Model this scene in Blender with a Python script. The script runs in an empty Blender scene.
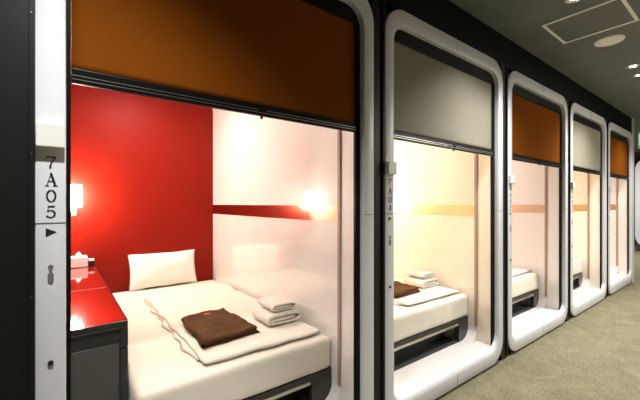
import bpy, bmesh, math, random
from mathutils import Vector, Matrix, noise
random.seed(4)
SC = bpy.context.scene
COL = SC.collection
K = 1.25            # metres per module
Z0 = 0.02           # height of the capsule frames above the carpet
PITCH = 1.17        # spacing of the capsules, in modules
EYE = 0.982

# ------------------------------------------------------------------ camera
cam_data = bpy.data.cameras.new('camera')
cam = bpy.data.objects.new('camera', cam_data)
COL.objects.link(cam)
cam_data.sensor_width = 36
cam_data.lens = 36 * 340.7 / 640
cam_data.shift_y = 3.5 / 640
cam_data.clip_start = 0.02
cam.location = (0, 0, Z0 + K * EYE)
cam.rotation_euler = (math.radians(90), 0, -math.radians(37.55))
SC.camera = cam

# ------------------------------------------------------------------ world, exposure, light levels
world = bpy.data.worlds.new('world')
SC.world = world
world.use_nodes = True
world.node_tree.nodes['Background'].inputs[0].default_value = (1, 0.97, 0.92, 1)
world.node_tree.nodes['Background'].inputs[1].default_value = 0.05
SC.view_settings.view_transform = 'Standard'
SC.view_settings.look = 'None'
SC.view_settings.gamma = 1
SC.view_settings.use_curve_mapping = False
SC.view_settings.exposure = 0.0
DOWNLIGHT_W = 120
SHADE_EMIT = 115
CABIN_FILL_W = [17, 22, 16, 16, 16]
OPPOSITE_FILL_W = 95


# ------------------------------------------------------------------ materials
def mat(name, col, rough=0.5, metal=0.0, coat=0.0, bump=0.0, bscale=60, var=0.0, vscale=8, emit=None, estr=0, spec=0.5, sheen=0, trans=0):
    m = bpy.data.materials.new(name)
    m.use_nodes = True
    nt = m.node_tree
    b = nt.nodes['Principled BSDF']
    b.inputs['Base Color'].default_value = (*col, 1)
    b.inputs['Roughness'].default_value = rough
    b.inputs['Metallic'].default_value = metal
    b.inputs['Specular IOR Level'].default_value = spec
    b.inputs['Coat Weight'].default_value = coat
    b.inputs['Coat Roughness'].default_value = 0.03
    b.inputs['Sheen Weight'].default_value = sheen
    if emit:
        b.inputs['Emission Color'].default_value = (*emit, 1)
        b.inputs['Emission Strength'].default_value = estr
    tc = nt.nodes.new('ShaderNodeTexCoord')
    if var > 0:
        n = nt.nodes.new('ShaderNodeTexNoise')
        n.inputs['Scale'].default_value = vscale
        n.inputs['Detail'].default_value = 5
        nt.links.new(tc.outputs['Object'], n.inputs['Vector'])
        r = nt.nodes.new('ShaderNodeMapRange')
        r.inputs['From Min'].default_value = 0.3
        r.inputs['From Max'].default_value = 0.7
        r.inputs['To Min'].default_value = 1 - var
        r.inputs['To Max'].default_value = 1 + var
        nt.links.new(n.outputs['Fac'], r.inputs['Value'])
        mx = nt.nodes.new('ShaderNodeVectorMath')
        mx.operation = 'SCALE'
        mx.inputs[0].default_value = col
        nt.links.new(r.outputs[0], mx.inputs['Scale'])
        nt.links.new(mx.outputs[0], b.inputs['Base Color'])
    if bump > 0:
        n2 = nt.nodes.new('ShaderNodeTexNoise')
        n2.inputs['Scale'].default_value = bscale
        n2.inputs['Detail'].default_value = 4
        nt.links.new(tc.outputs['Object'], n2.inputs['Vector'])
        bp = nt.nodes.new('ShaderNodeBump')
        bp.inputs['Strength'].default_value = bump
        bp.inputs['Distance'].default_value = 0.01
        nt.links.new(n2.outputs['Fac'], bp.inputs['Height'])
        nt.links.new(bp.outputs[0], b.inputs['Normal'])
    if trans > 0:
        t = nt.nodes.new('ShaderNodeBsdfTranslucent')
        t.inputs[0].default_value = (*col, 1)
        ms = nt.nodes.new('ShaderNodeMixShader')
        ms.inputs[0].default_value = trans
        nt.links.new(b.outputs[0], ms.inputs[1])
        nt.links.new(t.outputs[0], ms.inputs[2])
        nt.links.new(ms.outputs[0], nt.nodes['Material Output'].inputs['Surface'])
    return m


def carpet_material():
    m = mat('carpet', (0.3, 0.26, 0.16), 0.95, bump=0.6, bscale=220, spec=0.1)
    nt = m.node_tree
    b = nt.nodes['Principled BSDF']
    tc = nt.nodes.new('ShaderNodeTexCoord')
    n1 = nt.nodes.new('ShaderNodeTexNoise')
    n1.inputs['Scale'].default_value = 95
    n1.inputs['Detail'].default_value = 6
    n2 = nt.nodes.new('ShaderNodeTexNoise')
    n2.inputs['Scale'].default_value = 2.6
    n2.inputs['Detail'].default_value = 3
    n2.inputs['Distortion'].default_value = 2.2
    for n in (n1, n2):
        nt.links.new(tc.outputs['Object'], n.inputs['Vector'])
    add = nt.nodes.new('ShaderNodeMath')
    add.operation = 'MULTIPLY_ADD'
    add.inputs[1].default_value = 0.45
    nt.links.new(n2.outputs['Fac'], add.inputs[0])
    nt.links.new(n1.outputs['Fac'], add.inputs[2])
    cr = nt.nodes.new('ShaderNodeValToRGB')
    cr.color_ramp.elements[0].position = 0.4
    cr.color_ramp.elements[0].color = (0.10, 0.088, 0.045, 1)
    cr.color_ramp.elements[1].position = 0.9
    cr.color_ramp.elements[1].color = (0.29, 0.262, 0.175, 1)
    nt.links.new(add.outputs[0], cr.inputs['Fac'])
    nt.links.new(cr.outputs[0], b.inputs['Base Color'])
    return m


M = {
    'frame': mat('white_satin_paint', (0.70, 0.71, 0.735), 0.33),
    'black': mat('black_panel', (0.010, 0.010, 0.009), 0.4, spec=0.3),
    'rail': mat('black_rail', (0.005, 0.005, 0.005), 0.35, spec=0.12),
    'wallw': mat('gloss_white_wall', (0.84, 0.78, 0.73), 0.35, coat=1.0),
    'wallc': mat('gloss_cream_wall', (0.86, 0.77, 0.67), 0.35, coat=1.0),
    'red': mat('red_wall', (0.235, 0.0075, 0.002), 0.5, spec=0.15),
    'gold': mat('gold_wall', (0.72, 0.58, 0.36), 0.4),
    'strip': mat('bronze_mirror', (0.62, 0.44, 0.31), 0.10, metal=1.0),
    'strip2': mat('gold_mirror', (0.68, 0.51, 0.32), 0.18, metal=1.0),
    'trim': mat('brown_trim', (0.36, 0.25, 0.19), 0.4),
    'floorp': mat('white_floor_panel', (0.82, 0.79, 0.76), 0.3),
    'blind_brown': mat('brown_blind', (0.23, 0.062, 0.004), 0.85, spec=0.05, bump=0.25, bscale=9, trans=0.2),
    'blind_grey': mat('grey_blind', (0.29, 0.27, 0.205), 0.75, spec=0.2, bump=0.25, bscale=9, trans=0.15),
    'reader': mat('reader_plastic', (0.75, 0.75, 0.70), 0.35),
    'greyplate': mat('grey_sensor_plate', (0.17, 0.15, 0.17), 0.4),
    'ink': mat('black_lettering', (0.015, 0.015, 0.015), 0.5),
    'seam': mat('seam_shadow_gap', (0.10, 0.09, 0.08), 0.6),
    'sheet': mat('cream_sheet', (0.80, 0.74, 0.62), 0.9, bump=0.15, bscale=14, sheen=0.2),
    'duvet': mat('ivory_cover', (0.82, 0.75, 0.64), 0.9, bump=0.35, bscale=9, sheen=0.2),
    'pillow': mat('white_pillowcase', (0.84, 0.80, 0.72), 0.9, bump=0.3, bscale=12, sheen=0.2),
    'towel': mat('white_terry', (0.82, 0.76, 0.66), 0.95, bump=0.6, bscale=160, sheen=0.4),
    'brown': mat('brown_cotton', (0.10, 0.046, 0.018), 0.95, bump=0.4, bscale=25, spec=0.15),
    'emblem': mat('red_emblem', (0.55, 0.10, 0.06), 0.7),
    'bed': mat('dark_bed_lacquer', (0.06, 0.054, 0.046), 0.25, metal=0.5),
    'metal': mat('brushed_metal', (0.55, 0.53, 0.48), 0.3, metal=1.0),
    'under': mat('dark_board_and_shade', (0.05, 0.05, 0.05), 0.5),
    'desk': mat('dark_grey_desk', (0.070, 0.071, 0.066), 0.35),
    'deskblack': mat('black_desk_lacquer', (0.022, 0.023, 0.024), 0.18, coat=0.5),
    'desktop': mat('red_glass_top', (0.36, 0.010, 0.005), 0.10, coat=1.0, spec=0.3),
    'line': mat('pale_joint_line', (0.6, 0.2, 0.15), 0.5),
    'shade': mat('glowing_shade', (0.9, 0.88, 0.82), 0.5, emit=(1, 0.92, 0.80), estr=SHADE_EMIT),
    'cabfill': mat('cabin_fill_glow', (0.9, 0.9, 0.85), 0.5, emit=(1, 0.88, 0.7), estr=4),  # glow of the added cabin fill
    'plastic': mat('white_plastic', (0.8, 0.78, 0.74), 0.35),
    'tissue': mat('tissue_paper', (0.85, 0.84, 0.82), 0.9),
    'ceiling': mat('charcoal_ceiling', (0.145, 0.160, 0.145), 0.8, var=0.12, vscale=3),
    'soffit': mat('black_soffit', (0.004, 0.004, 0.003), 0.7, spec=0.15),
    'whitetrim': mat('white_ceiling_metal', (0.90, 0.89, 0.83), 0.45),
    'chrome': mat('chrome_reflector', (0.75, 0.74, 0.7), 0.15, metal=1.0),
    'lens': mat('downlight_lens', (0.9, 0.9, 0.85), 0.4, emit=(1, 0.95, 0.85), estr=5),
    'oppwall': mat('grey_corridor_wall', (0.5, 0.48, 0.44), 0.7),
    'far': mat('dark_far_wall', (0.03, 0.03, 0.028), 0.6),
    'exit': mat('green_exit_light', (0.03, 0.3, 0.12), 0.5, emit=(0.05, 0.55, 0.22), estr=0.8),
    'exitw': mat('white_exit_figure', (0.8, 0.9, 0.8), 0.5, emit=(0.8, 1, 0.85), estr=1.0),
    'carpet': carpet_material(),
}
M['desktop'].node_tree.nodes['Principled BSDF'].inputs['Coat IOR'].default_value = 2.0
M['wallw'].node_tree.nodes['Principled BSDF'].inputs['Coat IOR'].default_value = 1.7
M['wallc'].node_tree.nodes['Principled BSDF'].inputs['Coat IOR'].default_value = 1.7


# ------------------------------------------------------------------ helpers
def W(x, y, z):
    return Vector((K * x, K * y, Z0 + K * z))


def link(o, parent=None):
    COL.objects.link(o)
    if parent is not None:
        o.parent = parent
    return o


def obj(name, bm, m, parent=None, smooth=False, bevel=0, bseg=2, label=None):
    """one mesh object; coordinates in bm are world ones, the parent Empty's location is subtracted"""
    bmesh.ops.recalc_face_normals(bm, faces=bm.faces[:])
    org = Vector((0, 0, 0))
    p = parent
    while p is not None:
        org += p.location
        p = p.parent
    if parent is None:
        xs = [v.co for v in bm.verts]
        lo = Vector([min(v[i] for v in xs) for i in range(3)])
        hi = Vector([max(v[i] for v in xs) for i in range(3)])
        loc = Vector(((lo.x + hi.x) / 2, (lo.y + hi.y) / 2, lo.z))
    else:
        loc = Vector((0, 0, 0))
    bmesh.ops.translate(bm, verts=bm.verts[:], vec=-(org + loc))
    me = bpy.data.meshes.new(name)
    bm.to_mesh(me)
    bm.free()
    me.materials.append(m)
    if smooth:
        me.polygons.foreach_set('use_smooth', [True] * len(me.polygons))
    o = bpy.data.objects.new(name, me)
    o.location = loc
    link(o, parent)
    if bevel:
        md = o.modifiers.new('bevel', 'BEVEL')
        md.width = bevel
        md.segments = bseg
        md.limit_method = 'ANGLE'
    if smooth:
        md = o.modifiers.new('norm', 'WEIGHTED_NORMAL') if bevel else None
    if label:
        o['label'] = label
    return o


def tag(o, label, cat, group=None):
    o['label'] = label
    o['category'] = cat
    if group:
        o['group'] = group
    return o


def thing(name, label, cat, loc, group=None):
    o = bpy.data.objects.new(name, None)
    o.empty_display_size = 0.1
    link(o)
    o.location = loc
    return tag(o, label, cat, group)


def struct(name, bm, m):
    o = obj(name, bm, m)
    o['kind'] = 'structure'
    return o


def box(bm, x0, x1, y0, y1, z0, z1):
    vs = [bm.verts.new(W(x, y, z)) for x in (x0, x1) for y in (y0, y1) for z in (z0, z1)]
    for f in ((0, 1, 3, 2), (4, 6, 7, 5), (0, 4, 5, 1), (2, 3, 7, 6), (0, 2, 6, 4), (1, 5, 7, 3)):
        bm.faces.new([vs[i] for i in f])
    return bm


def B(*a):
    return box(bmesh.new(), *a)


def rrect(x0, x1, z0, z1, r, n=10):
    pts = []
    for cx, cz, a0 in ((x1 - r, z0 + r, -90), (x1 - r, z1 - r, 0), (x0 + r, z1 - r, 90), (x0 + r, z0 + r, 180)):
        for k in range(n + 1):
            a = math.radians(a0 + 90 * k / n)
            pts.append((cx + r * math.cos(a), cz + r * math.sin(a)))
    return pts


def ring(loops, close=True):
    """loops: list of (points, y); bridges successive loops into a closed tube-like skin"""
    bm = bmesh.new()
    L = [[bm.verts.new(W(x, y, z)) for x, z in pts] for pts, y in loops]
    n = len(L[0])
    m = len(L)
    for j in range(m if close else m - 1):
        a, b = L[j], L[(j + 1) % m]
        for i in range(n):
            bm.faces.new((a[i], a[(i + 1) % n], b[(i + 1) % n], b[i]))
    return bm


def plate(pts, y0, y1, xo=0):
    """flat outline in x,z given thickness along y"""
    bm = bmesh.new()
    a = [bm.verts.new(W(x + xo, y0, z)) for x, z in pts]
    b = [bm.verts.new(W(x + xo, y1, z)) for x, z in pts]
    bm.faces.new(a)
    bm.faces.new(b[::-1])
    n = len(a)
    for i in range(n):
        bm.faces.new((a[i], b[i], b[(i + 1) % n], a[(i + 1) % n]))
    return bm


def slab(pts, t, y0, y1, n_out=1):
    """open polyline in x,z thickened outward by t, extruded in y"""
    nrm = []
    for i in range(len(pts)):
        a = Vector(pts[max(i - 1, 0)])
        b = Vector(pts[min(i + 1, len(pts) - 1)])
        d = (b - a).normalized()
        nrm.append(Vector((d.y, -d.x)) * n_out)
    bm = bmesh.new()
    rows = []
    for (x, z), n in zip(pts, nrm):
        xo, zo = x + n.x * t, z + n.y * t
        rows.append([bm.verts.new(W(*p)) for p in ((x, y0, z), (xo, y0, zo), (xo, y1, zo), (x, y1, z))])
    for a, b in zip(rows, rows[1:]):
        for k in range(4):
            bm.faces.new((a[k], a[(k + 1) % 4], b[(k + 1) % 4], b[k]))
    bm.faces.new(rows[0])
    bm.faces.new(rows[-1][::-1])
    return bm


def cyl(bm, c, r, h, axis='z', seg=32, r2=None):
    """c in modules, r and h in modules"""
    r2 = r if r2 is None else r2
    lo, hi = [], []
    for k in range(seg):
        a = 2 * math.pi * k / seg
        u, v = math.cos(a), math.sin(a)
        if axis == 'z':
            lo.append(bm.verts.new(W(c[0] + r * u, c[1] + r * v, c[2])))
            hi.append(bm.verts.new(W(c[0] + r2 * u, c[1] + r2 * v, c[2] + h)))
        elif axis == 'y':
            lo.append(bm.verts.new(W(c[0] + r * u, c[1], c[2] + r * v)))
            hi.append(bm.verts.new(W(c[0] + r2 * u, c[1] + h, c[2] + r2 * v)))
        else:
            lo.append(bm.verts.new(W(c[0], c[1] + r * u, c[2] + r * v)))
            hi.append(bm.verts.new(W(c[0] + h, c[1] + r2 * u, c[2] + r2 * v)))
    bm.faces.new(lo)
    bm.faces.new(hi[::-1])
    for k in range(seg):
        bm.faces.new((lo[k], hi[k], hi[(k + 1) % seg], lo[(k + 1) % seg]))
    return bm


def rbox(x0, x1, y0, y1, z0, z1, r, n=(10, 10, 4), fn=None):
    """rounded box with gridded faces, fn(p) moves each point (modules)"""
    def axis(a, b, k):
        e = [a + r * (1 - math.cos(math.radians(t))) for t in (0, 22, 45, 67)]
        f = [b - (v - a) for v in e][::-1]
        mid = [a + r + (b - a - 2 * r) * i / k for i in range(k + 1)]
        return sorted(set([round(v, 6) for v in e + mid + f]))
    X, Y, Z = axis(x0, x1, n[0]), axis(y0, y1, n[1]), axis(z0, z1, n[2])
    bm = bmesh.new()
    cache = {}

    def V(x, y, z):
        k = (x, y, z)
        if k not in cache:
            p = Vector(k)
            q = Vector((min(max(x, x0 + r), x1 - r), min(max(y, y0 + r), y1 - r), min(max(z, z0 + r), z1 - r)))
            d = p - q
            if d.length > 1e-9:
                p = q + d.normalized() * r
            if fn:
                p = fn(p)
            cache[k] = bm.verts.new(W(*p))
        return cache[k]
    def face(A, Bv, f):
        for a, b in zip(A, A[1:]):
            for c, d in zip(Bv, Bv[1:]):
                bm.faces.new((V(*f(a, c)), V(*f(b, c)), V(*f(b, d)), V(*f(a, d))))
    for z in (Z[0], Z[-1]):
        face(X, Y, lambda a, b: (a, b, z))
    for y in (Y[0], Y[-1]):
        face(X, Z, lambda a, b: (a, y, b))
    for x in (X[0], X[-1]):
        face(Y, Z, lambda a, b: (x, a, b))
    return bm


def nz(p, s, seed=0.0):
    return noise.noise(Vector((p[0] * s + seed, p[1] * s - seed, p[2] * s + seed * 0.7)))


def quilt(corners, z, t, nx=24, ny=24, wob=0.0, amp=0.0, fs=6, xo=0, seed=0.0, edge=0.08, bulge=None):
    """a flat textile: four corners (x,y), bottom at z, thickness t, wrinkled on top"""
    A, Bc, Cc, Dc = [Vector(c) for c in corners]
    bm = bmesh.new()
    top, bot = [], []
    for j in range(ny + 1):
        v = j / ny
        rt, rb = [], []
        for i in range(nx + 1):
            u = i / nx
            p = (A * (1 - u) + Bc * u) * (1 - v) + (Dc * (1 - u) + Cc * u) * v
            e = min(u, 1 - u, v, 1 - v)
            if wob:
                w = wob * max(0, 1 - e * 5)
                p = p + Vector((nz((p.x, p.y, 0), 9, seed), nz((p.x, p.y, 1), 9, seed + 5))) * w
            k = min(1, e / edge)
            h = t * math.sqrt(max(0, 1 - (1 - k) ** 2))
            ww = 0
            if amp:
                ww = amp * (nz((p.x, p.y, 2), fs, seed) + 0.5 * nz((p.x, p.y * 1.7, 3), fs * 2.3, seed)
                            + 0.5 * abs(nz((p.x * 2, p.y, 4), fs * 1.4, seed))) * k
            if bulge:
                ww += bulge(u, v) * k
            rt.append(bm.verts.new(W(p.x + xo, p.y, z + max(h + ww, t * 0.15) if e > 0 else z)))
            rb.append(rt[-1] if e == 0 else bm.verts.new(W(p.x + xo, p.y, z - 0.0002)))
        top.append(rt)
        bot.append(rb)
    for j in range(ny):
        for i in range(nx):
            bm.faces.new((top[j][i], top[j][i + 1], top[j + 1][i + 1], top[j + 1][i]))
            q = []
            for vtx in (bot[j][i], bot[j + 1][i], bot[j + 1][i + 1], bot[j][i + 1]):
                if vtx not in q:
                    q.append(vtx)
            try:
                if len(q) > 2:
                    bm.faces.new(q)
            except ValueError:
                pass
    return bm


def light(kind, name, loc, energy, col=(1, 1, 1), parent=None, size=0.1, **kw):
    d = bpy.data.lights.new(name, kind)
    d.energy = energy
    d.color = col
    if kind == 'AREA':
        d.shape = 'DISK'
        d.size = size
    else:
        d.shadow_soft_size = size
    for k, v in kw.items():
        setattr(d, k, v)
    o = bpy.data.objects.new(name, d)
    link(o, parent)
    o.location = loc
    return o


# ------------------------------------------------------------------ setting
XE = 5.80                      # end of the capsule row
CEIL = EYE + 1.073
struct('floor', B(-2.6, 11.5, -1.4, 3.6, -0.06, -0.016), M['carpet'])
struct('ceiling', B(-2.6, 11.5, -1.4, 3.6, CEIL, CEIL + 0.05), M['ceiling'])
struct('wall_right', B(-2.6, 11.5, -1.45, -1.4, -0.016, CEIL), M['oppwall'])
struct('wall_near', B(-2.65, -2.6, -1.45, 3.6, -0.016, CEIL), M['oppwall'])
struct('wall_far', B(11.5, 11.55, -1.45, 3.6, -0.016, CEIL), M['far'])
struct('wall_soffit', B(-2.6, XE - 0.06, 1.012, 1.07, 1.866, CEIL), M['soffit'])
bm = B(-2.6, -0.1172, 1.012, 1.07, -0.016, 1.866)
for i in range(5):
    x = i * PITCH
    box(bm, x + 1.057, min(x + PITCH - 0.0425, XE - 0.06), 1.012, 1.07, -0.016, 1.866)
    box(bm, x - 0.0425, x + 1.057, 1.03, 1.07, -0.016, 0.0)
box(bm, -0.1172, -0.0425, 1.012, 1.07, -0.016, 1.866)
struct('wall_left', bm, M['black'])
# end return of the row and the room beyond
struct('trim_1', B(XE - 0.06, XE - 0.02, 0.995, 1.07, -0.016, CEIL), M['frame'])
struct('wall_end', B(XE - 0.06, XE, 1.07, 2.9, -0.016, CEIL), M['oppwall'])
struct('wall_back', B(-2.6, 11.5, 3.6, 3.65, -0.016, CEIL), M['far'])

# ------------------------------------------------------------------ capsules
INX0, INX1 = 0.0, 0.984
FZ = 0.092                    # cabin floor
CZ = 1.80
BY = 2.687                    # back wall
NUMS = ['7A05', '7A04', '7A03', '7A02', '7A01']
ORD = ['nearest', 'second', 'third', 'fourth', 'farthest']
BL = ['brown', 'grey', 'brown', 'grey', 'orange-brown']


def stroke(bm, pts, ws, y, dep=0.0012):
    """thin raised ribbon through pts (x,z) with widths ws"""
    rows = []
    for i, p in enumerate(pts):
        a = Vector(pts[max(i - 1, 0)])
        b = Vector(pts[min(i + 1, len(pts) - 1)])
        d = (b - a)
        d = d.normalized() if d.length else Vector((1, 0))
        n = Vector((-d.y, d.x))
        w = ws[i] if isinstance(ws, (list, tuple)) else ws
        p = Vector(p)
        l, r = p + n * w / 2, p - n * w / 2
        rows.append([bm.verts.new(W(q[0], yy, q[1])) for q, yy in ((l, y), (r, y), (r, y - dep), (l, y - dep))])
    for a, b in zip(rows, rows[1:]):
        for k in range(4):
            bm.faces.new((a[k], a[(k + 1) % 4], b[(k + 1) % 4], b[k]))
    bm.faces.new(rows[0])
    bm.faces.new(rows[-1][::-1])


def arc(cx, cz, rx, rz, a0, a1, n=18):
    return [(cx + rx * math.cos(math.radians(a0 + (a1 - a0) * k / n)), cz + rz * math.sin(math.radians(a0 + (a1 - a0) * k / n))) for k in range(n + 1)]


# glyphs in a unit cell, 0.72 wide and 1 high: (points, widths)
def ov(p, thin, thick):
    out = []
    for i in range(len(p)):
        a, b = Vector(p[max(i - 1, 0)]), Vector(p[min(i + 1, len(p) - 1)])
        d = (b - a).normalized()
        out.append(thin + (thick - thin) * abs(d.y))
    return out


_o = arc(0.36, 0.5, 0.28, 0.47, 0, 360, 32)
_5 = [(0.17, 0.93), (0.13, 0.52)]
_5b = [(0.13, 0.52)] + arc(0.32, 0.32, 0.28, 0.29, 120, -150, 20)
_3a = arc(0.32, 0.75, 0.22, 0.21, 150, -90, 16)
_3b = arc(0.32, 0.28, 0.27, 0.26, 90, -150, 16)
_2 = arc(0.33, 0.73, 0.25, 0.23, 165, -30, 14) + [(0.08, 0.06)]
GL = {
    '7': [([(0.06, 0.93), (0.68, 0.93)], 0.12), ([(0.075, 0.97), (0.055, 0.76)], 0.045), ([(0.66, 0.92), (0.36, 0.45), (0.28, 0.02)], [0.07, 0.11, 0.14])],
    'A': [([(0.36, 1.0), (0.10, 0.02)], 0.05), ([(0.34, 1.0), (0.62, 0.02)], 0.14), ([(0.18, 0.36), (0.54, 0.36)], 0.045),
          ([(-0.02, 0.02), (0.22, 0.02)], 0.04), ([(0.46, 0.02), (0.76, 0.02)], 0.04)],
    '0': [(_o, ov(_o, 0.045, 0.13))],
    '5': [([(0.15, 0.92), (0.60, 0.94)], 0.11), (_5, 0.05), (_5b, ov(_5b, 0.05, 0.13))],
    '4': [([(0.48, 0.98), (0.03, 0.30)], 0.05), ([(0.03, 0.30), (0.70, 0.30)], 0.06), ([(0.48, 1.0), (0.48, 0.02)], 0.13), ([(0.34, 0.02), (0.62, 0.02)], 0.04)],
    '3': [(_3a, ov(_3a, 0.05, 0.12)), (_3b, ov(_3b, 0.05, 0.13))],
    '2': [(_2, ov(_2, 0.05, 0.12)), ([(0.07, 0.05), (0.65, 0.05)], 0.10)],
    '1': [([(0.36, 1.0), (0.36, 0.02)], 0.13), ([(0.2, 0.02), (0.52, 0.02)], 0.04), ([(0.18, 0.86), (0.36, 0.98)], 0.05)],
}


def glyph(bm, ch, x0, z0, h, y):
    for pts, w in GL[ch]:
        pp = [(x0 + px * h, z0 + pz * h) for px, pz in pts]
        ww = [a * h for a in w] if isinstance(w, list) else w * h
        stroke(bm, pp, ww, y)


def capsule(i):
    dx = i * PITCH
    odd = i % 2 == 0
    t = thing('sleeping_capsule', '%s sleeping capsule, white rounded surround marked %s, under a %s blind' % (ORD[i], NUMS[i], BL[i]) if i < 2 else
              '%s sleeping capsule in the row with white rounded surround and %s blind' % (ORD[i], BL[i]),
              'sleeping capsule', W(dx + 0.5, 1.0, 0), 'sleeping capsules along the corridor')
    o1 = lambda e, r: [(x + dx, z) for x, z in rrect(-0.042 + e, 1.057 - e, e, 1.864 - e, r - e)]
    i1 = lambda e, r, b=None: [(x + dx, z) for x, z in rrect(0.015 - e, 1.0 + e, 0.070 - e if b is None else b, 1.789 + e, r + e)]
    # painted front surround with its reveal
    bm = ring([(o1(0, .13), 1.012), (o1(0, .13), 1.004), (o1(.0015, .13), 1.001), (o1(.004, .13), 1.0),
               (i1(.004, .085, .062), 1.0), (i1(.0015, .085, .067), 1.001), (i1(0, .085, .074), 1.004), (i1(0, .085, .083), 1.010), (i1(0, .085, .089), 1.017), (i1(0, .085, .092), 1.026),
               (i1(.02, .085), 1.026), (i1(.02, .085), 1.012)])
    f = obj('front_surround', bm, M['frame'], t, smooth=False)
    sharp_smooth(f)
    bm = ring([(o1(0.003, .13), 1.07), (o1(0.003, .13), 1.012), (i1(.02, .085), 1.012), (i1(.02, .085), 1.07)])
    sharp_smooth(obj('outer_casing', bm, M['rail'], t))
    # joint lines
    for a in ((-0.042, 0.015, 0.936, 0.938), (1.0, 1.057, 0.936, 0.938), (0.5285, 0.5300, 0.004, 0.066), (0.5285, 0.5300, 1.795, 1.860)):
        obj('joint_line', B(a[0] + dx, a[1] + dx, 0.9992, 1.0005, a[2], a[3]), M['seam'], t)
    # cabin shell
    r = 0.09
    w = M['wallw'] if odd else M['wallc']
    x0, x1 = INX0 + dx, INX1 + dx
    fl = [(x0, FZ + r)] + [(x0 + r - r * math.cos(math.radians(a)), FZ + r - r * math.sin(math.radians(a))) for a in range(10, 91, 10)]
    fl += [(x1 - r + r * math.sin(math.radians(a)), FZ + r - r * math.cos(math.radians(a))) for a in range(0, 91, 10)]
    sharp_smooth(obj('floor_panel', slab(fl, 0.03, 1.131, BY), M['floorp'], t))
    obj('threshold_panel', B(0.002 + dx, 1.0 + dx, 1.0265, 1.1305, FZ - 0.02, FZ), M['floorp'], t)
    for a, b in ((x1, x1 + 0.03), (x0 - 0.03, x0)):
        obj('jamb_panel', B(a, b, 1.041, 1.1305, FZ + 0.0005, CZ - 0.001), w, t)
    cl = [(x, CZ + FZ - z) for x, z in fl][::-1]
    sharp_smooth(obj('ceiling_panel', slab(cl, 0.03, 1.131, BY), w, t))
    obj('side_wall', B(x0 - 0.03, x0, 1.131, BY, FZ + r, CZ - r), w, t)
    obj('side_wall', B(x1, x1 + 0.03, 1.131, BY, FZ + r, CZ - r), w, t)
    obj('back_wall', B(x0 - 0.03, x1 + 0.03, BY, BY + 0.03, FZ - 0.03, CZ + 0.03), M['red'] if odd else M['gold'], t,
        label='%s back wall' % ('red' if odd else 'gold'))
    obj('mirror_strip', B(x1 - 0.0025, x1, 1.146, BY, 0.900, 0.972), M['strip'] if odd else M['strip2'], t, label='bronze mirrored strip')
    obj('wall_trim', B(x1 - 0.006, x1, 1.128, 1.146, FZ + r, CZ - r), M['trim'], t)
    obj('wall_trim', B(x0, x0 + 0.006, 1.128, 1.146, FZ + r, CZ - r), M['trim'], t)
    # blind guide rails
    obj('guide_rail', B(0.9755 + dx, 0.9995 + dx, 1.027, 1.040, FZ + 0.002, 1.727), M['rail'], t)
    obj('guide_rail', B(0.0115 + dx, 0.0247 + dx, 1.027, 1.040, FZ + 0.002, 1.727), M['rail'], t)
    # control post: card reader, sensor plate, number, arrow, key slot, lock
    y = 1.0
    obj('card_reader', B(dx - 0.040, dx + 0.0125, y - 0.018, y, EYE + 0.1275, EYE + 0.182), M['reader'], t, bevel=0.003)
    for ch, za, zb in zip(NUMS[i], (.081, .0405, .004, -.0325), (.1085, .0705, .0315, -.0045)):
        bm = bmesh.new()
        h = zb - za
        glyph(bm, ch, dx - 0.0125 - 0.36 * h, EYE + za, h, y)
        obj('number_character', bm, M['ink'], t, label='black character %s' % ch)
    obj('arrow_mark', plate([(dx - 0.0225, EYE - 0.0545 - .002), (dx - 0.0225, EYE - 0.0765), (dx - 0.0025, EYE - 0.066)], y - 0.0008, y), M['ink'], t, label='black arrow')
    kx, kz = dx - 0.0135, EYE
    pts = arc(kx, kz - 0.146, 0.0052, 0.0052, -45, 225, 14) + [(kx - 0.002, kz - 0.158)] + arc(kx, kz - 0.178, 0.0055, 0.007, 180, 360, 12) + [(kx + 0.0055, kz - 0.164), (kx + 0.002, kz - 0.158)]
    pts = arc(kx, kz - 0.146, 0.0052, 0.0052, -45, 225, 14) + [(kx - 0.0022, kz - 0.158), (kx - 0.0055, kz - 0.163)] + arc(kx, kz - 0.178, 0.0055, 0.007, 180, 360, 12) + [(kx + 0.0055, kz - 0.163), (kx + 0.0022, kz - 0.158)]
    obj('key_slot', plate(pts, y - 0.0012, y), M['greyplate'], t, label='dark keyhole')
    bm = bmesh.new()
    cyl(bm, (kx, y - 0.004, EYE - 0.3665), 0.0055, 0.004, 'y', 16)
    obj('lock', bm, M['ink'], t)
    # dark trim beside the post, with its screws
    tr = obj('side_trim', B(dx - 0.052, dx - 0.0425, 1.003, 1.012, 0.0, 1.864), M['black'], t)
    for zz in (0.112, -0.211, 0.43, -0.5):
        bm = bmesh.new()
        cyl(bm, (dx - 0.0475, 1.0015, EYE + zz), 0.0017, 0.0015, 'y', 12)
        obj('screw', bm, M['metal'], tr)
    # glowing disc and area fill added out of view to brighten the cabin
    bm = bmesh.new()
    cyl(bm, (dx + 0.42, 2.15, CZ - 0.012), 0.10, 0.012, 'z')
    obj('cabin_fill_disc', bm, M['cabfill'], t)
    light('AREA', 'cabin_fill', W(dx + 0.42, 2.15, CZ - 0.02) - t.location, CABIN_FILL_W[i], (1, 0.95, 0.88) if odd else (1, 0.92, 0.78), t, size=0.24)
    return t


def sharp_smooth(o, ang=35):
    me = o.data
    bm = bmesh.new()
    bm.from_mesh(me)
    for f in bm.faces:
        f.smooth = True
    for e in bm.edges:
        if len(e.link_faces) == 2 and e.calc_face_angle(0) > math.radians(ang):
            e.smooth = False
    bm.to_mesh(me)
    bm.free()
    return o


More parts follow.
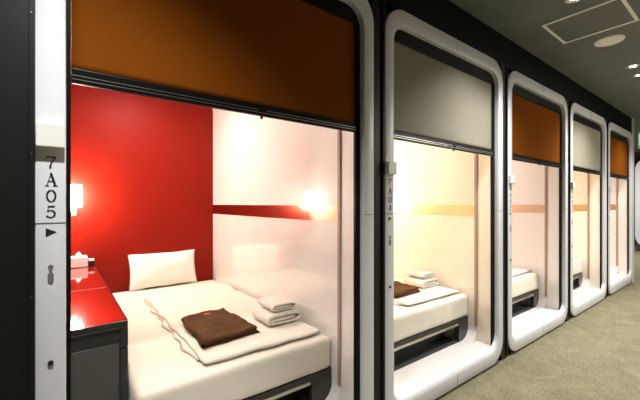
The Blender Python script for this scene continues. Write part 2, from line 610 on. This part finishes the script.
def blind(i):
    dx = i * PITCH
    t = thing('roller_blind', '%s roller blind half lowered at the front of the %s capsule' % (BL[i], ORD[i]), 'roller blind',
              W(dx + 0.5, 1.034, 1.27), 'roller blinds across the capsule fronts')
    # cloth with a slight belly
    bm = bmesh.new()
    nx, nzz = 30, 20
    g = []
    x0, x1, z0, z1 = dx + 0.0255, dx + 0.975, 1.31, 1.74
    for side in (0, 1):
        rows = []
        for j in range(nzz + 1):
            row = []
            for k in range(nx + 1):
                u, v = k / nx, j / nzz
                x = x0 + (x1 - x0) * u
                z = z0 + (z1 - z0) * v
                e = min(1, 6 * min(u, 1 - u), 6 * min(v, 1 - v))
                yy = 1.034 + 0.0045 * e * nz((x * 1.0, z * 2.5, i), 3.2, i * 3.1)
                row.append(bm.verts.new(W(x, yy + 0.001 * side, z)))
            rows.append(row)
        g.append(rows)
    for s in (0, 1):
        for j in range(nzz):
            for k in range(nx):
                bm.faces.new((g[s][j][k], g[s][j][k + 1], g[s][j + 1][k + 1], g[s][j + 1][k]))
    for k in range(nx):
        bm.faces.new((g[0][0][k], g[0][0][k + 1], g[1][0][k + 1], g[1][0][k]))
        bm.faces.new((g[0][-1][k], g[0][-1][k + 1], g[1][-1][k + 1], g[1][-1][k]))
    for j in range(nzz):
        bm.faces.new((g[0][j][0], g[0][j + 1][0], g[1][j + 1][0], g[1][j][0]))
        bm.faces.new((g[0][j][-1], g[0][j + 1][-1], g[1][j + 1][-1], g[1][j][-1]))
    obj('blind_cloth', bm, M['blind_brown'] if i % 2 == 0 else M['blind_grey'], t, smooth=True)
    bb = obj('bottom_bar', B(dx + 0.0255, dx + 0.975, 1.027, 1.041, 1.277, 1.314), M['rail'], t, bevel=0.003)
    for zz in (1.286, 1.295):
        obj('bar_groove', B(dx + 0.026, dx + 0.974, 1.0262, 1.0275, zz, zz + 0.0018), M['metal'], bb)
    obj('latch', B(dx + 0.53, dx + 0.56, 1.0225, 1.0275, 1.291, 1.303), M['rail'], bb)
    obj('pull_knob', B(dx + 0.541, dx + 0.549, 1.030, 1.036, 1.268, 1.278), M['red'], bb, label='small red pull tab')
    obj('cassette', B(dx + 0.016, dx + 0.999, 1.0265, 1.10, 1.728, 1.799), M['rail'], t, bevel=0.004)
    return t


def bed(i):
    dx = i * PITCH
    x0, x1 = dx + 0.193, dx + 0.981
    y0, y1 = 1.19, 2.675
    r = 0.055
    zt = 0.238
    t = thing('platform_bed', 'dark lacquered bed base under the mattress in the %s capsule' % ORD[i], 'bed base', W(dx + 0.58, 1.93, FZ),
              'bed bases in the capsules')
    # end leg panel with the rounded lower corner following the cabin floor
    for sgn in (1, -1):
        pts = []
        a, b = (x1, x1 - 0.11) if sgn > 0 else (x0, x0 + 0.05)
        rr = 0.075 if sgn > 0 else 0.004
        pts = [(b, zt - 0.04), (b, FZ + 0.0)]
        pts += [(a - sgn * (rr - rr * math.sin(math.radians(q))), FZ + rr - rr * math.cos(math.radians(q))) for q in range(0, 91, 15)]
        pts += [(a, zt - 0.04)]
        obj('leg', plate(pts, y0, y0 + 0.03), M['bed'], t)
        obj('leg', plate(pts, y1 - 0.03, y1), M['bed'], t)
    obj('front_rail', B(x0, x1, y0, y0 + 0.03, zt - 0.04, zt), M['bed'], t, bevel=0.004)
    obj('rail_highlight_strip', B(x0, x1 - 0.12, y0 - 0.0015, y0, zt - 0.038, zt - 0.024), M['metal'], t, label='painted highlight along the rail')  # bright strip standing in for the highlight on the glossy rail
    obj('slat_board', B(x0, x1, y0 + 0.03, y1, zt - 0.02, zt), M['under'], t)
    obj('rear_panel', B(x0 + 0.05, x1 - 0.11, y0 + 0.10, y0 + 0.115, FZ + 0.004, zt - 0.02), M['under'], t)
    obj('floor_shade_board', B(x0 + 0.05, x1 - 0.11, y0 + 0.002, y0 + 0.10, FZ, FZ + 0.004), M['under'], t)  # dark sheet standing in for the bed's shade on the floor

    def f(p):
        q = p.copy()
        tz = (p.z - 0.238) / 0.142
        q.z += 0.002 * nz(p, 5, i) * (1 if tz > 0.5 else 0)
        if p.y < 1.25:
            q.y += 0.006 * nz((p.x, 0, p.z * 1.5), 6, i + 2) * (1 - abs(tz - .5)) + 0.003 * nz((p.x * 4, 0, p.z), 7, i)
        return q
    m = obj('mattress', rbox(x0 + 0.003, x1, y0 - 0.002, y1, zt, 0.380, 0.022, (26, 26, 5), f), M['sheet'], smooth=True)
    tag(m, 'thick mattress in a tight cream fitted sheet in the %s capsule' % ORD[i], 'mattress', 'mattresses in the capsules')
    # thin cover spread over the bed
    cz = 0.3825
    A_, B_, C_, D_ = (0.425, 2.35), (0.962, 2.42), (0.962, 1.235), (0.425, 1.245)
    c = thing('bed_cover', 'folded ivory bed cover spread on the mattress in the %s capsule' % ORD[i], 'bed cover', W(dx + 0.69, 1.8, cz), 'ivory bed covers')
    lo = [(0.412, 2.34), (0.955, 2.40), (0.955, 1.245), (0.412, 1.30)]
    obj('lower_layer', quilt(lo, cz, 0.008, 40, 90, wob=0.024, amp=0.001, fs=5, xo=dx, seed=i * 2.3 + 4, edge=0.02), M['duvet'], c, smooth=True)
    obj('upper_layer', quilt([A_, B_, C_, D_], cz + 0.0085, 0.011, 60, 90, wob=0.011, amp=0.0065, fs=5, xo=dx, seed=i * 2.3, edge=0.022), M['duvet'], c, smooth=True)


def pillow(i):
    dx = i * PITCH
    bm = bmesh.new()
    n = 26
    w, h, th = 0.46, 0.25, 0.085
    R = Matrix.Rotation(math.radians(-14), 3, 'X')
    org = Vector((dx + 0.612, 2.628, 0.3845))
    rows = {}
    for s in (1, -1):
        for j in range(n + 1):
            for k in range(n + 1):
                u, v = 2 * k / n - 1, 2 * j / n - 1
                if s == -1 and (abs(u) == 1 or abs(v) == 1):
                    rows[(s, j, k)] = rows[(1, j, k)]
                    continue
                pinch = 1 - 0.045 * (1 - abs(v) ** 2) * 0 - 0.05 * (1 - v * v) * abs(u) ** 3
                pv = 1 - 0.06 * (1 - u * u) * abs(v) ** 3
                tt = th / 2 * (max(0, 1 - abs(u) ** 2.6) * max(0, 1 - abs(v) ** 2.6)) ** 0.5
                p = Vector((u * w / 2 * pinch, -s * tt, (v * pv) * h / 2))
                p.y += 0.006 * nz((u * 2, v * 2, s), 1.3, i + 1) * tt / (th / 2)
                p.z += 0.006 * nz((u, v, 0), 1.6, 7)
                p.z += h / 2
                p = R @ p
                q = org + p
                q.y = min(q.y, BY - 0.002)
                rows[(s, j, k)] = bm.verts.new(W(*q))
    for s in (1, -1):
        for j in range(n):
            for k in range(n):
                q = []
                for a in ((j, k), (j, k + 1), (j + 1, k + 1), (j + 1, k)):
                    vv = rows[(s, *a)]
                    if vv not in q:
                        q.append(vv)
                try:
                    bm.faces.new(q)
                except ValueError:
                    pass
    o = obj('pillow', bm, M['pillow'], smooth=True)
    tag(o, 'white pillow propped against the red back wall of the nearest capsule', 'pillow')


def ribbon(path, th, y0, y1, n=14, seed=0, xo=0):
    """terry layer following path in x,z, extruded in y with softened ends"""
    bm = bmesh.new()
    P = [Vector(p) for p in path]
    N = []
    for a in range(len(P)):
        d = (P[min(a + 1, len(P) - 1)] - P[max(a - 1, 0)]).normalized()
        N.append(Vector((-d.y, d.x)))
    rows = []
    for j in range(n + 1):
        v = j / n
        y = y0 + (y1 - y0) * v
        e = min(v, 1 - v) * (y1 - y0)
        k = min(1, 0.55 + e / 0.012)
        L, Rr = [], []
        for p, m in zip(P, N):
            wv = 0.0015 * nz((p.x * 8, y * 8, p.y * 8), 2, seed)
            L.append(bm.verts.new(W(p.x + m.x * th / 2 * k + wv + xo, y, p.y + m.y * th / 2 * k + abs(wv))))
            Rr.append(bm.verts.new(W(p.x - m.x * th / 2 * k + wv + xo, y, p.y - m.y * th / 2 * k + abs(wv))))
        rows.append(L + Rr[::-1])
    c = len(rows[0])
    for a, b in zip(rows, rows[1:]):
        for k in range(c):
            bm.faces.new((a[k], a[(k + 1) % c], b[(k + 1) % c], b[k]))
    # end caps as quads between the two sides
    m = len(P)
    for R_ in (rows[0], rows[-1]):
        for k in range(m - 1):
            bm.faces.new((R_[k], R_[k + 1], R_[c - 2 - k], R_[c - 1 - k]))
    return bm


def fold(x0, x1, z0, h):
    """spiral fold with three layers between z0 and z0+h"""
    t = h / 3
    za, zb, zc = z0 + t * .5, z0 + t * 1.5, z0 + t * 2.5
    p = [(x1 - t * 1.8, zb), ((x0 + x1) / 2, zb), (x0 + t * 1.7, zb)]
    p += [(x0 + t * 1.7 - t * .55 * math.sin(math.radians(a)), zb - t * .5 + t * .5 * math.cos(math.radians(a))) for a in (30, 60, 90, 120, 150)]
    p += [(x0 + t * 1.7, za), ((x0 + x1) / 2, za), (x1 - t * 1.3, za)]
    p += [(x1 - t * 1.3 + t * 1.3 * math.sin(math.radians(a)), zb - t * math.cos(math.radians(a))) for a in range(20, 161, 20)]
    p += [(x1 - t * 1.5, zc), ((x0 + x1) / 2, zc + t * .12), (x0 + t * 1.6, zc)]
    p += [(x0 + t * 1.6 - t * 1.45 * math.sin(math.radians(a)), zb + t * math.cos(math.radians(a))) for a in range(20, 151, 18)]
    return p


def linen(i):
    dx = i * PITCH
    big = obj('bath_towel', ribbon(fold(0.772, 0.950, 0.4065, 0.052), 0.0165, 1.392, 1.56, seed=i, xo=dx), M['towel'], smooth=True)
    tag(big, 'large folded white towel on the bed of the %s capsule, below the small towel' % ORD[i], 'towel', 'folded bath towels')
    sm = obj('hand_towel', ribbon(fold(0.808, 0.932, 0.4635, 0.036), 0.0112, 1.41, 1.57, seed=i + 4, xo=dx), M['towel'], smooth=True)
    tag(sm, 'small folded white towel lying on the larger towel in the %s capsule' % ORD[i], 'towel', 'folded hand towels')
    # brown nightwear: two folded layers
    t = thing('folded_nightwear', 'brown folded nightwear lying on the bed cover in the %s capsule' % ORD[i], 'nightwear', W(dx + 0.58, 1.54, 0.399), 'folded brown nightwear')
    lo = [(0.475, 1.692), (0.688, 1.712), (0.714, 1.364), (0.458, 1.354)]
    up = [(0.466, 1.702), (0.693, 1.737), (0.706, 1.377), (0.446, 1.347)]
    obj('lower_fold', quilt(lo, 0.408, 0.014, 20, 20, wob=0.010, amp=0.001, xo=dx, seed=i + 3, edge=0.04), M['brown'], t, smooth=True)
    u = obj('upper_fold', quilt(up, 0.4225, 0.015, 36, 36, wob=0.016, amp=0.014, fs=7, xo=dx, seed=i + 8, edge=0.05), M['brown'], t, smooth=True)
    bm = bmesh.new()
    cyl(bm, (dx + 0.578, 1.66, 0.438), 0.016, 0.0035, 'z', 20)
    obj('emblem', bm, M['emblem'], u, label='small round red emblem')


def desk(i):
    dx = i * PITCH
    x0, x1, y0, y1 = dx + 0.003, dx + 0.190, 1.324, BY - 0.003
    zt = 0.583
    r = 0.085
    t = thing('side_desk', 'narrow black cabinet desk with glossy red top beside the bed in the %s capsule' % ORD[i], 'desk', W(dx + 0.09, 2.0, FZ), 'cabinet desks in the capsules')
    # body follows the coved floor edge
    pts = [(x1 - 0.001, zt - 0.024), (x1 - 0.001, FZ)] + [(x0 + r - r * math.sin(math.radians(q)), FZ + r - r * math.cos(math.radians(q)) + 0.001) for q in range(0, 91, 15)] + [(x0, zt - 0.024)]
    obj('body', plate(pts, y0 + 0.012, y1), M['deskblack'], t)
    obj('door', B(x0 + 0.004, x1 - 0.026, y0 + 0.004, y0 + 0.012, FZ + 0.09, zt - 0.075), M['desk'], t, bevel=0.002, label='dark grey front panel')
    obj('corner_post', B(x1 - 0.022, x1, y0, y0 + 0.012, FZ + 0.002, zt - 0.093), M['deskblack'], t, bevel=0.002)
    obj('corner_post', B(x1 - 0.022, x1, y0, y0 + 0.012, zt - 0.090, zt - 0.024), M['deskblack'], t, bevel=0.002)
    obj('edge_band', B(x0, x1, y0, y0 + 0.012, zt - 0.0235, zt), M['deskblack'], t, bevel=0.003)
    obj('edge_band', B(x1 - 0.005, x1, y0 + 0.0125, y1, zt - 0.0235, zt), M['deskblack'], t)
    obj('red_top', B(x0, x1 - 0.0055, y0 + 0.0125, y1, zt - 0.0235, zt), M['desktop'], t, label='glossy red top surface')
    obj('joint_line', B(x0, x1 - 0.006, 1.905, 1.909, zt - 0.001, zt + 0.0004), M['line'], t)


def lamp(i):
    dx = i * PITCH
    cx, cy = dx + 0.074, 2.60
    t = thing('wall_lamp', 'glowing white shaded wall lamp above the desk in the %s capsule' % ORD[i], 'lamp', W(cx, BY, EYE - 0.04), 'wall lamps in the capsules')
    bm = bmesh.new()
    cyl(bm, (cx, cy, EYE - 0.022), 0.046, 0.137, 'z', 32)
    obj('shade', bm, M['shade'], t, bevel=0.003)
    bm = bmesh.new()
    box(bm, cx - 0.003, cx + 0.003, cy, BY - 0.006, EYE - 0.058, EYE - 0.052)
    box(bm, cx - 0.003, cx + 0.003, cy - 0.003, cy + 0.003, EYE - 0.052, EYE - 0.0225)
    obj('arm', bm, M['metal'], t)
    obj('mount', B(cx - 0.02, cx + 0.02, BY - 0.006, BY, EYE - 0.08, EYE - 0.03), M['metal'], t)


for i in range(5):
    capsule(i)
    blind(i)
    lamp(i)
    if i < 4:
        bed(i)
for i in range(2):
    linen(i)
desk(0)
pillow(0)

# things on the desk
t = thing('tissue_box', 'white box at the back of the red desk top', 'tissue box', W(0.105, 2.63, 0.5835))
obj('box_body', B(0.05, 0.148, 2.58, 2.675, 0.5838, 0.650), M['plastic'], t, bevel=0.008, bseg=3)
bm = quilt([(0.085, 2.655), (0.12, 2.655), (0.12, 2.60), (0.085, 2.60)], 0.650, 0.012, 10, 10, amp=0.02, fs=20, edge=0.3)
obj('tissue', bm, M['tissue'], t, smooth=True)
t = thing('alarm_clock', 'small black desk clock with pale top beside the white box', 'clock', W(0.168, 2.62, 0.5835))
obj('casing', B(0.153, 0.184, 2.60, 2.65, 0.5838, 0.617), M['deskblack'], t, bevel=0.003)
obj('upper_panel', B(0.154, 0.183, 2.601, 2.649, 0.6172, 0.628), M['whitetrim'], t, bevel=0.002, label='pale top panel')


# ------------------------------------------------------------------ ceiling fittings
def downlight(x, y, lab, power=1.0):
    t = thing('downlight', lab, 'downlight', W(x, y, CEIL), 'recessed downlights in the corridor ceiling')
    bm = bmesh.new()
    seg = 32
    prof = [(0.046, -0.0005), (0.046, -0.004), (0.039, -0.005), (0.036, -0.0008), (0.024, 0.0)]
    R_ = []
    for r, z in prof:
        R_.append([bm.verts.new(W(x + r * math.cos(2 * math.pi * k / seg), y + r * math.sin(2 * math.pi * k / seg), CEIL + z)) for k in range(seg)])
    for a, b in zip(R_, R_[1:]):
        for k in range(seg):
            bm.faces.new((a[k], a[(k + 1) % seg], b[(k + 1) % seg], b[k]))
    obj('reflector_ring', bm, M['chrome'], t, smooth=True)
    bm = bmesh.new()
    cyl(bm, (x, y, CEIL - 0.0012), 0.022, 0.001, 'z')
    obj('lens', bm, M['lens'], t)
    L = light('SPOT', 'downlight_beam', W(x, y, CEIL - 0.012) - t.location, DOWNLIGHT_W * power, (1, 0.985, 0.96), t, size=0.035)
    L.data.spot_size = math.radians(112)
    L.data.spot_blend = 1.0


downlight(0.02, 0.50, 'recessed downlight above the post marked 7A05, out of the picture', 1.6)
downlight(2.135, 0.60, 'recessed downlight at the top edge, beside the square white hatch')
downlight(1.85, 0.63, 'recessed downlight overhead near the second capsule')
downlight(3.56, 0.62, 'recessed downlight behind the white disc, nearer of the pair at right')
downlight(3.85, 0.63, 'recessed downlight behind the white disc, farther of the pair at right')
downlight(5.30, 0.63, 'recessed downlight near the far end of the row')

bm = bmesh.new()
cyl(bm, (2.876, 0.618, CEIL - 0.008), 0.076, 0.008, 'z', 48, r2=0.080)
tag(obj('ceiling_speaker', bm, M['whitetrim'], smooth=False), 'round flat white disc on the grey ceiling beside the hatch', 'ceiling speaker')
t = thing('ceiling_hatch', 'square ceiling hatch outlined by a thin white frame', 'ceiling hatch', W(2.50, 0.625, CEIL))
hx0, hx1, hy0, hy1, wv = 2.31, 2.69, 0.44, 0.815, 0.016
bm = bmesh.new()
box(bm, hx0, hx1, hy0, hy0 + wv, CEIL - 0.004, CEIL)
box(bm, hx0, hx1, hy1 - wv, hy1, CEIL - 0.004, CEIL)
box(bm, hx0, hx0 + wv, hy0 + wv, hy1 - wv, CEIL - 0.004, CEIL)
box(bm, hx1 - wv, hx1, hy0 + wv, hy1 - wv, CEIL - 0.004, CEIL)
obj('hatch_frame', bm, M['whitetrim'], t)
obj('hatch_panel', B(hx0 + wv + .001, hx1 - wv - .001, hy0 + wv + .001, hy1 - wv - .001, CEIL - 0.002, CEIL), M['ceiling'], t)

# ------------------------------------------------------------------ beyond the end of the row
t = thing('exit_sign', 'green lit exit sign hanging beyond the end of the row', 'exit sign', W(6.85, 1.0, 1.8))
obj('housing', B(6.80, 6.86, 0.90, 1.13, 1.80, 2.035), M['whitetrim'], t)
sf = obj('sign_face', B(6.795, 6.80, 0.91, 1.12, 1.81, 2.025), M['exit'], t, label='green face')
obj('hanging_rod', B(6.825, 6.835, 1.01, 1.02, 2.035, CEIL), M['whitetrim'], t)
bm = bmesh.new()
box(bm, 6.792, 6.795, 1.07, 1.11, 1.84, 2.00)
box(bm, 6.792, 6.795, 0.94, 1.05, 1.90, 1.94)
obj('exit_pictogram', bm, M['exitw'], sf, label='white door pictogram')
t = thing('far_panel', 'pale rounded white panel beyond the end of the capsule row', 'panel', W(9.6, 1.0, 0))
bm = bmesh.new()
pp = [(0.40 + x * 1.24, 0.10 + z * 1.80) for x, z in rrect(0, 1, 0, 1, 0.12, 8)]
a = [bm.verts.new(W(9.6, q[0], q[1])) for q in pp]
b = [bm.verts.new(W(9.65, q[0], q[1])) for q in pp]
bm.faces.new(a)
bm.faces.new(b[::-1])
for k in range(len(a)):
    bm.faces.new((a[k], b[k], b[(k + 1) % len(a)], a[(k + 1) % len(a)]))
obj('panel_board', bm, M['frame'], t)
obj('plinth', B(9.61, 9.65, 0.42, 1.62, -0.016, 0.0995), M['under'], t, label='dark plinth')
light('AREA', 'far_room_fill', W(8.0, 1.6, CEIL - 0.03), 110, (1, 0.97, 0.92), None, size=0.5)  # unseen fill added to brighten the panel and room past the row
# unseen fill added over the corridor's other side to lift the bounce light
o = light('AREA', 'corridor_fill', W(4.0, -0.75, CEIL - 0.03), OPPOSITE_FILL_W, (1, 0.95, 0.88), None, size=0.6)
